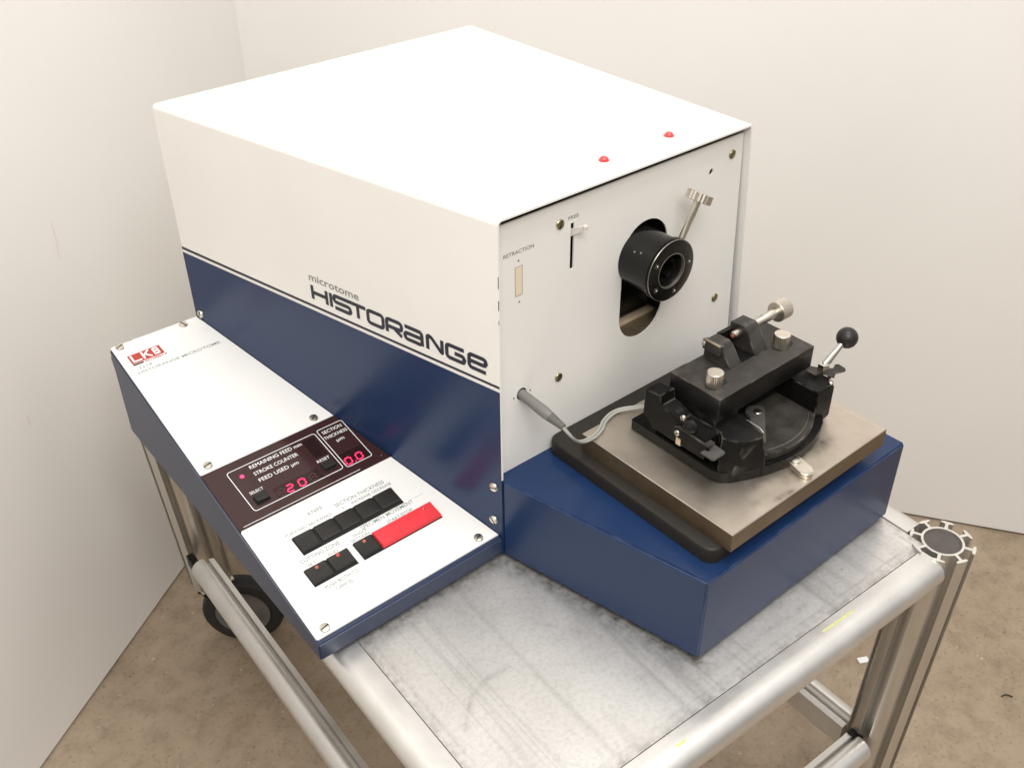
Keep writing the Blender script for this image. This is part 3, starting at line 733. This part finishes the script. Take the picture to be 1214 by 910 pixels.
for u in (-.1742,-.1334): 
    bm = bmn(); seven(bm, '8', u, .1838, .0076, .0098, .0014, W2+.0003); obj('digit', bm, M['digit_off'], dw, merge=False)
bm = bmn(); slab(bm, pn, rrect(-.0756,-.0742,.1816,.1830,.0003,2), W2, W2+.0004); obj('decimal_point', bm, M['digit'], dw)
bm = bmn(); slab(bm, pn, [(-.1950+.0024*math.cos(i*math.pi/9), .2326+.0024*math.sin(i*math.pi/9)) for i in range(18)], W2, W2+.0007); obj('indicator', bm, M['led_lit'], dw)
bm = bmn(); slab(bm, pn, [(-.1932+.0008*math.cos(i*math.pi/5), .2268+.0008*math.sin(i*math.pi/5)) for i in range(10)], W2, W2+.0004); obj('indicator', bm, M['digit_off'], dw)
bm = bmn(); slab(bm, pn, [(-.0456+.0012*math.cos(i*math.pi/6), .1735+.0012*math.sin(i*math.pi/6)) for i in range(12)], W2, W2+.0004); obj('pin', bm, M['nickel'], dw)
def button(u0,u1,v0,v1):
    bm = bmn(); slab(bm, pn, [(u0-.0015,v0-.0015),(u1+.0015,v0-.0015),(u1+.0015,v1+.0015),(u0-.0015,v1+.0015)], W2, W2+.0002); b_ = obj('button_well', bm, M['black_void'], dw)
    bm = bmn(); loft(bm, [[pn(a,b,h) for a,b in ((u0+i,v0+i),(u1-i,v0+i),(u1-i,v1-i),(u0+i,v1-i))] for h, i in ((W2+.0001,0),(W2+.0038,0),(W2+.0044,.0006))]); obj('button', bm, M['key'], b_)
button(-.2000,-.1850,.1885,.1985); button(-.1130,-.0985,.1885,.1988)
# keypad: black bed, wedge-shaped keys
def key(parent, u0, u1, v0, v1, m='key', h=.0030, lamp=None, name='key', tilt=.0012, ridge=True):
    bm = bmn(); i = .0007
    loft(bm, [[pn(u0,v0,W1),pn(u1,v0,W1),pn(u1,v1,W1),pn(u0,v1,W1)],
              [pn(u0,v0,W1+.0015),pn(u1,v0,W1+.0015),pn(u1,v1,W1+.0015+tilt),pn(u0,v1,W1+.0015+tilt)],
              [pn(u0+i,v0+i*2.5,W1+h),pn(u1-i,v0+i*2.5,W1+h),pn(u1-i,v1-i,W1+h-.0004),pn(u0+i,v1-i,W1+h-.0004)]])
    o = obj(name, bm, M[m], parent, 25)
    if lamp:
        bm = bmn(); lathe(bm, pn(lamp[0], lamp[1], W1+h-.0006), pn.N, [(0,.0021),(.0012,.0020),(.0018,.0012)], 16); obj('key_lamp', bm, M[lamp[2]], o)
    return o
def bed(u0,u1,v0,v1):
    bm = bmn(); slab(bm, pn, [(u0,v0),(u1,v0),(u1,v1),(u0,v1)], W1-.0006, W1+.0004); return obj('keypad_bed', bm, M['black_void'], cp_low)
b1 = bed(-.1948,-.0640,.1008,.1268)
w5 = (.1308-.002)/5
for i in range(5):
    u = -.1942+i*(w5+.0002); key(b1, u+.0004, u+w5-.0026+(.002 if i == 4 else 0), .1052 if i else .1034, .1262, h=.0024 if i else .0030)
b2 = bed(-.2064,-.1520,.0598,.0832)
key(b2, -.2058,-.1808,.0618,.0828, lamp=(-.1926,.0788,'led_orange')); key(b2, -.1782,-.1526,.0628,.0828, lamp=(-.1658,.0796,'led_red'))
b3 = bed(-.1448,-.0400,.0594,.0840)
key(b3, -.1442,-.1216,.0622,.0836, lamp=(-.1325,.0792,'led_orange')); key(b3, -.1196,-.0404,.0606,.0838, 'key_red', .0046, lamp=(-.0527,.0792,'led_red'), tilt=.002)
bm = bmn(); wt_ = W1+.0002
def ft(t, u0, u1, v, h=.0042): text_obj(cp_low, pn, M['faint'], t, u0, u1, v, v+h, wt_)
ft('SECTION THICKNESS', -.1315,-.0658,.1372,.0050); ft('KNIFE', -.1618,-.1436,.1440,.0050); ft('FORWARD', -.1981,-.1715,.1315,.0040); ft('BACKWARD', -.1690,-.1400,.1310,.0040)
ft('INCREASE', -.1137,-.0885,.1310,.0038); ft('DECREASE', -.0860,-.0603,.1310,.0038); ft('0', -.1262,-.1240,.1305,.0038); ft('CUTTING ZONE', -.2028,-.1541,.0925,.0052); ft('SPECIMEN MOVEMENT', -.1243,-.0543,.0948,.0052)
ft('START/STOP', -.0961,-.0618,.0862,.0040); ft('SINGLE', -.1381,-.1200,.0915,.0036); ft('SECTION', -.1432,-.1203,.0862,.0036)
ft('PUSH BOTH TO', -.1977,-.1572,.0510,.0048); ft('CANCEL', -.1892,-.1683,.0440,.0046); ft('SET', -.1985,-.1880,.0855,.0036); ft('END', -.1730,-.1610,.0855,.0036)
bm.free()
for q_ in ([(-.1960,.1462),(-.1680,.1462)], [(-.0520,.1000),(-.0380,.1000)]):
    bm = bmn(); stroke(bm, pn, q_, .0004, wt_); obj('rule_line', bm, M['faint'], cp_low, merge=False)

# ---- rubber mat and ground steel plate on the step base
bm = bmn()
poly = rrect(.0722,.3100,-.2315,.0085,.013,6)
loft(bm, [[V((x,y,HB+.0002)) for x,y in poly]] + [[V((.2+(x-.2)*s,-.115+(y+.115)*(1-(1-s)*1.05),HB+z)) for x,y in poly] for z,s in ((.0148,1.0),(.0165,.997),(.0176,.991),(.0180,.982))])
mat_ = obj('rubber_mat', bm, M['rubber'], mt, 60)
ZP0, ZP = .1302, .1520
bm = bmn(); lay = bm.verts.layers.float.new('grime')
xa_, xb_, ya_, yb_ = .0868, .3412, -.2410, -.0320; ch = .0007; nx, ny = 90, 74
G = [[bm.verts.new((xa_+ch+(xb_-xa_-2*ch)*i/nx, ya_+ch+(yb_-ya_-2*ch)*j/ny, ZP)) for j in range(ny+1)] for i in range(nx+1)]
for i in range(nx):
    for j in range(ny): bm.faces.new((G[i][j],G[i+1][j],G[i+1][j+1],G[i][j+1]))
spots = [(.205,-.221,.020,.009,.8),(.250,-.213,.014,.008,.9),(.272,-.205,.012,.010,1.),(.168,-.206,.016,.006,.6),(.150,-.196,.010,.008,.4),(.118,-.150,.012,.04,.25),(.142,-.226,.018,.005,.35),(.165,-.236,.010,.003,.7),(.180,-.237,.006,.002,.8),(.225,-.232,.014,.006,.35)]
for r_ in G:
    for v in r_: v[lay] = min(1, sum(k*math.exp(-((v.co.x-a)/sa)**2-((v.co.y-b)/sb)**2) for a,b,sa,sb,k in spots))
lp = [G[i][0] for i in range(nx+1)]+[G[nx][j] for j in range(1,ny+1)]+[G[i][ny] for i in range(nx-1,-1,-1)]+[G[0][j] for j in range(ny-1,0,-1)]
def outv(v, z):
    cx, cy = (xa_+xb_)/2, (ya_+yb_)/2; kx = (xb_-xa_)/(xb_-xa_-2*ch); ky = (yb_-ya_)/(yb_-ya_-2*ch)
    return bm.verts.new((cx+(v.co.x-cx)*kx, cy+(v.co.y-cy)*ky, z))
l1 = [outv(v, ZP-ch) for v in lp]; l2 = [outv(v, ZP0) for v in lp]; n_ = len(lp)
for A_, B_ in ((lp,l1),(l1,l2)):
    for i in range(n_): bm.faces.new((A_[i],A_[(i+1)%n_],B_[(i+1)%n_],B_[i]))
bm.faces.new(l2)
pl = obj('steel_plate', bm, [M['plate'], M['plate_side']], mt, 30, merge=False)
for p in pl.data.polygons:
    if abs(p.normal.z) < .3: p.material_index = 1
# clamp lug at the front of the plate
pz_ = Plane((0,0,ZP), (1,0,0), (0,1,0))
c0, c1 = V((.2160,-.2125)), V((.2122,-.2305)); dxy = (c1-c0).normalized(); nxy = V((-dxy.y, dxy.x)); rr = .0078
poly = [tuple(c1+dxy*rr*math.cos(a)+nxy*rr*math.sin(a)) for a in [math.radians(-90+15*i) for i in range(13)]] + [tuple(c0-dxy*rr*math.cos(a)-nxy*rr*math.sin(a)) for a in [math.radians(-90+15*i) for i in range(13)]]
bm = bmn(); slab(bm, pz_, poly, .0004, .0070)
bmesh.ops.bevel(bm, geom=[e for e in bm.edges if all(v.co.z > ZP+.006 for v in e.verts)], offset=.0012, segments=3, affect='EDGES')
lug = obj('clamp_lug', bm, M['nickel'], pl, 50)
bm = bmn(); cyl(bm, (.2155,-.2150,ZP+.0066), (.2155,-.2150,ZP+.0086), .0052, 20, .0008); obj('lug_screw', bm, M['steel'], lug)

# ------------------------------------------------------------------ knife holder
kh = thing('knife_holder', 'black knife holder with knurled knobs and levers standing on the steel plate', 'knife holder', (.22,-.14,ZP))
def bevel_all(bm, off, seg=2, ang=25):
    es = [e for e in bm.edges if len(e.link_faces) == 2 and e.calc_face_angle(0) > math.radians(ang)]
    bmesh.ops.bevel(bm, geom=es, offset=off, segments=seg, affect='EDGES')
# foot plate
foot = [(.1325,-.060),(.1325,-.172),(.1365,-.1830),(.1470,-.1900),(.1640,-.1990),(.1840,-.2060),(.2060,-.2110),(.2300,-.2120),(.2520,-.2090),(.2700,-.2040),(.2840,-.1975),(.2960,-.1880),(.2960,-.060)]
bm = bmn(); prism_z(bm, foot, ZP+.0003, .1655); bmesh.ops.recalc_face_normals(bm, faces=bm.faces); bevel_all(bm, .0010)
obj('foot_plate', bm, M['black_gloss'], kh)
# swivel disc whose floor shows between the two cheeks
bm = bmn(); cxy = (.2230,-.1130); R1 = .0945
sect = [(cxy[0]+R1*math.cos(math.radians(a)), cxy[1]+R1*math.sin(math.radians(a))) for a in range(-122,-43,3)]
sect += [(.3020,-.070),(.150,-.070)]
prism_z(bm, sect, .1656, .1735); bmesh.ops.recalc_face_normals(bm, faces=bm.faces); bevel_all(bm, .0009)
disc = obj('swivel_disc', bm, M['black_top'], kh)
bm = bmn(); lathe(bm, (*cxy,.1733), (0,0,1), [(0,.0875),(.0004,.0876),(.0004,.0882),(0,.0883)], 120, False)
bmesh.ops.delete(bm, geom=[v for v in bm.verts if v.co.y > -.172 or v.co.x < .188 or v.co.x > .275], context='VERTS')
obj('scribed_line', bm, M['edge_wear'], disc)
# left cheek: side profile (y,z)
bm = bmn()
prism_x(bm, [(-.0960,.1745),(-.0790,.1860),(-.0800,.2170),(-.1010,.2200),(-.1030,.2080),(-.1190,.2060),(-.1260,.2000),(-.1640,.1985),(-.1640,.1745)], .1285, .1500)
bmesh.ops.recalc_face_normals(bm, faces=bm.faces); bevel_all(bm, .0008)
obj('left_cheek', bm, M['black'], kh)
bm = bmn()
pa = [(.1502,-.1660),(.1350,-.1780),(.1450,-.1900),(.1775,-.2040),(.1850,-.1985),(.1900,-.1800),(.1900,-.0800),(.1502,-.0800)]
pb2 = [(.1502,-.1650),(.1440,-.1720),(.1540,-.1925),(.1772,-.1975),(.1800,-.1930),(.1860,-.1715),(.1860,-.0800),(.1502,-.0800)]
loft(bm, [[V((x,y,ZP+.0006)) for x,y in pa], [V((x,y,.1680)) for x,y in pa], [V((x,y,.1996)) for x,y in pb2]])
bmesh.ops.recalc_face_normals(bm, faces=bm.faces); bevel_all(bm, .0008)
obj('corner_post', bm, M['black'], kh)
bm = bmn()
poly = [(.2790,-.1890),(.2810,-.0800),(.3150,-.0800),(.3140,-.1780),(.3070,-.1895)]
loft(bm, [[V((x-(.006 if x > .30 else 0),y+(.003 if y < -.17 else 0),ZP+.0008)) for x,y in poly], [V((x,y,.1590)) for x,y in poly], [V((x,y,.1960)) for x,y in poly], [V((x-(.002 if x > .29 else 0),y+.002,.2000)) for x,y in poly]])
bmesh.ops.recalc_face_normals(bm, faces=bm.faces); bevel_all(bm, .0009)
obj('corner_post', bm, M['black'], kh)
# lobe with screw, and the bright wire clip
bm = bmn()
lob = [(.2285+.0125*math.cos(math.radians(a)), -.1510+.0125*math.sin(math.radians(a))) for a in range(0,181,15)] + [(.1900,-.1760),(.1885,-.1890),(.1960,-.1890)]
prism_z(bm, lob, .1737, .1795); bmesh.ops.recalc_face_normals(bm, faces=bm.faces); bevel_all(bm, .0008)
lb = obj('pivot_arm', bm, M['tab'], kh)
screw(lb, Plane((0,0,.1795),(1,0,0),(0,1,0)), .2285,-.1515,.0046,.0016,'nickel',.6)
bm = bmn(); tube(bm, [(.1846,-.1700,.2008),(.1838,-.1880,.2008),(.1822,-.1930,.1995),(.1812,-.1950,.1900)], .0007, 8); obj('wire_clip', bm, M['steel'], kh)
# carriage body below the bar
bm = bmn(); box(bm, .1518,.3018,-.1380,-.0880,.1740,.2120,.001); box(bm, .1518,.1880,-.1560,-.1360,.1740,.2100,.001); obj('carriage_block', bm, M['black'], kh)
# clamping bar
bm = bmn(); box(bm, .1510,.3030,-.1590,-.0925,.2085,.2350,.0009)
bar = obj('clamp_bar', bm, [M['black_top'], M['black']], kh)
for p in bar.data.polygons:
    if abs(p.normal.z) < .7: p.material_index = 1  # top keeps the lighter black: light from above put into its colour
pb = Plane((0,0,.2350), (1,0,0), (0,1,0))
for kx, ky in ((.1668,-.1370),(.2750,-.1360)):
    bm = bmn(); slab(bm, pb, rrect(kx-.0105,kx+.0165,ky-.0068,ky+.0068,.0066,6), -.0004, .0003); obj('slot', bm, M['black_void'], bar)  # flat near-black sheet paints the shaded depth of the slot
    bm = bmn(); nk = 52
    loft(bm, [[V((kx+(r_-(.0007 if (i % 2 and z_ < .2500) else 0))*math.cos(2*math.pi*i/nk), ky+(r_-(.0007 if (i % 2 and z_ < .2500) else 0))*math.sin(2*math.pi*i/nk), z_)) for i in range(nk)] for z_, r_ in ((.2340,.0088),(.2495,.0089),(.2505,.0086),(.2508,.0080))])
    obj('knurled_knob', bm, M['nickel'], kh, 20)
# vee jaws on the bar
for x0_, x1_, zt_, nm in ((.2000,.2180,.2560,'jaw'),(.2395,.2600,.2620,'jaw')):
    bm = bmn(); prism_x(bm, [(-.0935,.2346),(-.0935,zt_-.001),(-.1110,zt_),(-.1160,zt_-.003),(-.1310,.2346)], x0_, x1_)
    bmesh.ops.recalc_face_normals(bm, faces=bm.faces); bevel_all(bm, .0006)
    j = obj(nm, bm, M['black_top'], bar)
bm = bmn(); box(bm, .2181,.2394,-.0980,-.0940,.2346,.2560); box(bm,.2181,.2394,-.1290,-.0982,.2346,.2358); obj('jaw_web', bm, M['black'], bar)
bm = bmn(); box(bm, .1935,.1999,-.1190,-.0960,.2480,.2590,.0006); jc = obj('jaw_cap', bm, M['black_top'], bar)
bm = bmn(); box(bm, .1930,.1965,-.1185,-.0960,.25905,.2598,.0002); obj('bright_edge', bm, M['brown_metal'], jc)
bm = bmn(); cyl(bm, (.1915,-.0985,.2555), (.1950,-.0985,.2555), .0028, 14, .0004); obj('set_screw', bm, M['steel'], jc)
# long clamp screw
ys, zs_ = -.1060, .2530
bm = bmn(); lathe(bm, (.2290,ys,zs_), (1,0,0), [(0,.0030),(.0005,.0040),(.008,.0045),(.050,.0045),(.051,.0052),(.072,.0052)], 24); sc = obj('clamp_screw', bm, M['nickel'], bar)
bm = bmn(); lathe(bm, (.2284,ys,zs_), (1,0,0), [(0,.0022),(.0012,.0024)], 16); obj('screw_tip', bm, M['led_orange'], sc)
bm = bmn(); nk = 64
loft(bm, [[V((x_, ys+(r_-(.0004 if i % 2 and r_ > (.0113) else 0))*math.cos(2*math.pi*i/nk), zs_+(r_-(.0004 if i % 2 and r_ > (.0113) else 0))*math.sin(2*math.pi*i/nk))) for i in range(nk)] for x_, r_ in ((.3010,.0090),(.3010,.0108),(.3016,.0116),(.3170,.0116),(.3176,.0110),(.3176,.0092),(.3160,.0088))])
obj('knurled_head', bm, M['nickel'], sc, 25)
# ball lever on the right
b0, b1_ = V((.3120,-.1690,.2110)), V((.3500,-.1680,.2300))
bm = bmn(); d_ = (b1_-b0).normalized(); lathe(bm, b0, d_, [(0,.0042),(.010,.0042),(.020,.0036),((b1_-b0).length-.006,.0030)], 20)
cyl(bm, b0-V((0,0,.008)), b0+V((0,0,.003)), .0068, 6, .0006)
lv = obj('locking_lever', bm, M['steel'], kh)
bm = bmn(); sphere(bm, b1_, .0118, 32); obj('ball_knob', bm, M['key'], lv, 60)
# flat tab below it
bm = bmn(); prism_z(bm, [(.2990,-.1530),(.3071,-.1537),(.3132,-.1643),(.3230,-.1740),(.3302,-.1709),(.3345,-.1730),(.3330,-.1830),(.3290,-.1860),(.3170,-.1820),(.3093,-.1855),(.3066,-.1718),(.2980,-.1700)], .2035, .2055)
bmesh.ops.recalc_face_normals(bm, faces=bm.faces); bevel_all(bm, .0005); obj('tab_lever', bm, M['black_top'], kh)
bm = bmn(); lathe(bm, (.3040,-.1860,.2000), (0,0,1), [(0,.0030),(.0020,.0030),(.0030,.0020)], 16); obj('stop_pin', bm, M['steel'], kh)
bm = bmn(); lathe(bm, (.3120,-.1780,.1992), (0,0,1), [(0,.0026),(.0012,.0024),(.0016,.0014)], 16); obj('stop_pin', bm, M['steel'], kh)
# lower-left lever: a cranked strip ending in a flat finger tab
XL = .1265
bm = bmn(); prism_x(bm, [(-.1235,.1955),(-.1290,.1975),(-.1700,.1950),(-.1700,.1885),(-.1600,.1815),(-.1290,.1840)], XL, XL+.0032)
bmesh.ops.recalc_face_normals(bm, faces=bm.faces); bevel_all(bm, .0006)
ll = obj('clamp_lever', bm, M['black'], kh)
bm = bmn(); prism_x(bm, [(-.1290,.1985),(-.1700,.1960),(-.1700,.1948),(-.1290,.1973)], XL-.0002, XL+.0100); obj('lever_flange', bm, M['black_top'], ll)
bm = bmn(); pts_ = [(.1205,-.1655),(.1411,-.1655),(.1400,-.1800),(.1380,-.1825),(.1220,-.1828),(.1200,-.1805)]
loft(bm, [[V((x, y, .1880+dz)) for x, y in pts_] for dz in (0,.0022)]); bmesh.ops.recalc_face_normals(bm, faces=bm.faces); bevel_all(bm, .0006)
obj('finger_tab', bm, M['tab'], ll)
pL = Plane((XL,0,0), (0,-1,0), (0,0,1))
screw(ll, pL, .1292,.1898,.0034,.0016,'nickel',.9)
pC = Plane((.1300,0,0), (0,-1,0), (0,0,1)); screw(kh, pC, .1322,.2090,.0032,.0022,'nickel',1.9)
bm = bmn(); lathe(bm, (.1296,-.1420,.2030), (-1,0,0), [(-.002,.0085),(.001,.0080),(.0028,.0060),(.0034,.0030)], 24); obj('glossy_boss', bm, M['black_gloss'], kh)
bm = bmn(); box(bm, .1284,.1299,-.1330,-.1265,.1735,.1825,.0003); obj('brass_chip', bm, M['wood'], kh)
bm = bmn(); cyl(bm, (.1290,-.1540,.1835), (.1310,-.1570,.1815), .0026, 12, .0005); obj('set_screw', bm, M['steel'], kh)

# ------------------------------------------------------------------ plug and double cord
cab = thing('cable', 'grey jack plug in the white front plate with its pale double cord', 'cable', (.0365,-.02,.204))
a, b = V((.0363,.0100,.2057)), V((.0392,-.0530,.1960)); d_ = (b-a).normalized(); ln = (b-a).length
prof = [(0,.0056),(.020,.0058),(.026,.0062),(.036,.0062),(.044,.0056)]
t_ = .0445
while t_ < ln-.001:
    r_ = .0054-(t_-.0445)*.10
    prof += [(t_,r_),(t_+.0009,r_),(t_+.0010,r_-.0011),(t_+.0017,r_-.0011)]; t_ += .0018
prof += [(ln,.0036)]
bm = bmn(); lathe(bm, a, d_, prof, 32); obj('jack_plug', bm, M['plug'], cab, 30)
path = [V((.0390,-.0520,.1963)), V((.0450,-.0585,.1850)), V((.0575,-.0545,.1700)), V((.0730,-.0500,.1590)), V((.0915,-.0465,.1545)), V((.1060,-.0415,.1545)), V((.1175,-.0345,.1545)), V((.1340,-.0305,.1550)), V((.1480,-.0340,.1560)), V((.1660,-.0500,.1600)), V((.1800,-.0700,.1700))]
for s in (-1, 1):
    P_ = []
    for i, p in enumerate(path):
        q = path[min(i+1,len(path)-1)]-path[max(i-1,0)]; nn = V((-q.y,q.x,0)).normalized()
        k_ = .0010+.0006*min(1,i/3)
        P_.append(p+nn*s*k_+V((0,0,.0002*s)))
    bm = bmn(); tube(bm, spline(P_, 10), .0015, 12); obj('cord', bm, M['cord'], cab, 60)

# ------------------------------------------------------------------ small litter on the floor
bm = bmn(); box(bm, .718,.738,-.124,-.112,FLOOR+.0004,FLOOR+.004,.0012, rot=Matrix.Rotation(-.5,3,'Z'))
tag(obj('paper_scrap', bm, M['paint_line']), 'small white scrap lying on the floor behind the front trolley post', 'scrap')
bm = bmn(); tube(bm, spline([(.842,-.318,FLOOR+.0015),(.850,-.322,FLOOR+.003),(.856,-.331,FLOOR+.0015)],5), .0012, 6)
tag(obj('wood_splinter', bm, M['rubber']), 'small dark splinter on the floor right of the round trolley post', 'splinter')

# ------------------------------------------------------------------ light: a ceiling fitting over the bench and an added fill lamp
w = bpy.data.worlds.new('World'); S.world = w; w.use_nodes = True
# the unseen rest of the room: bright ceiling, duller walls and floor
wn_ = w.node_tree.nodes; wl_ = w.node_tree.links; bg = wn_['Background']
tc_ = wn_.new('ShaderNodeTexCoord'); sx_ = wn_.new('ShaderNodeSeparateXYZ'); rp_ = wn_.new('ShaderNodeValToRGB')
wl_.new(tc_.outputs['Generated'], sx_.inputs[0]); mr_ = wn_.new('ShaderNodeMapRange'); mr_.inputs['From Min'].default_value = -1; wl_.new(sx_.outputs['Z'], mr_.inputs['Value'])
wl_.new(mr_.outputs[0], rp_.inputs['Fac']); e = rp_.color_ramp.elements
e[0].position = .42; e[0].color = (.20,.183,.165,1); e[1].position = .88; e[1].color = (1,.975,.94,1)
x_ = e.new(.60); x_.color = (.36,.35,.335,1)
wl_.new(rp_.outputs[0], bg.inputs[0]); bg.inputs[1].default_value = 1.05
def lamp(name, loc, target, sx, sy, power, col=(1,.975,.94)):
    l = bpy.data.lights.new(name, 'AREA'); l.shape = 'RECTANGLE'; l.size = sx; l.size_y = sy; l.energy = power; l.color = col
    o = bpy.data.objects.new(name, l); COL.objects.link(o); o.location = loc
    o.rotation_euler = (V(target)-V(loc)).to_track_quat('-Z','Y').to_euler(); return o
lamp('unseen_lamp', (.15,-.35,2.1), (.15,.2,0), 1.0, .5, 20)
lamp('unseen_lamp', (-.75,-1.2,1.9), (-.05,.5,-.2), 1.1, .8, 33)  # fill lamp added near the camera to brighten the left wall and front

# ------------------------------------------------------------------ camera
cd = bpy.data.cameras.new('Camera'); co = bpy.data.objects.new('Camera', cd); COL.objects.link(co)
cd.sensor_width = 36; cd.lens = 1224.5938/1214*36; cd.clip_start = .02; cd.clip_end = 100
co.location = (-.5338,-.6611,.8372)
def rm(rx, ry, rz): return Matrix.Rotation(rz,3,'Z') @ Matrix.Rotation(ry,3,'Y') @ Matrix.Rotation(rx,3,'X')
co.rotation_euler = rm(.9578,.0083,-.6993).to_euler()
S.camera = co
S.render.engine = 'CYCLES'
S.view_settings.view_transform = 'Standard'; S.view_settings.look = 'None'; S.view_settings.exposure = 0; S.view_settings.gamma = 1
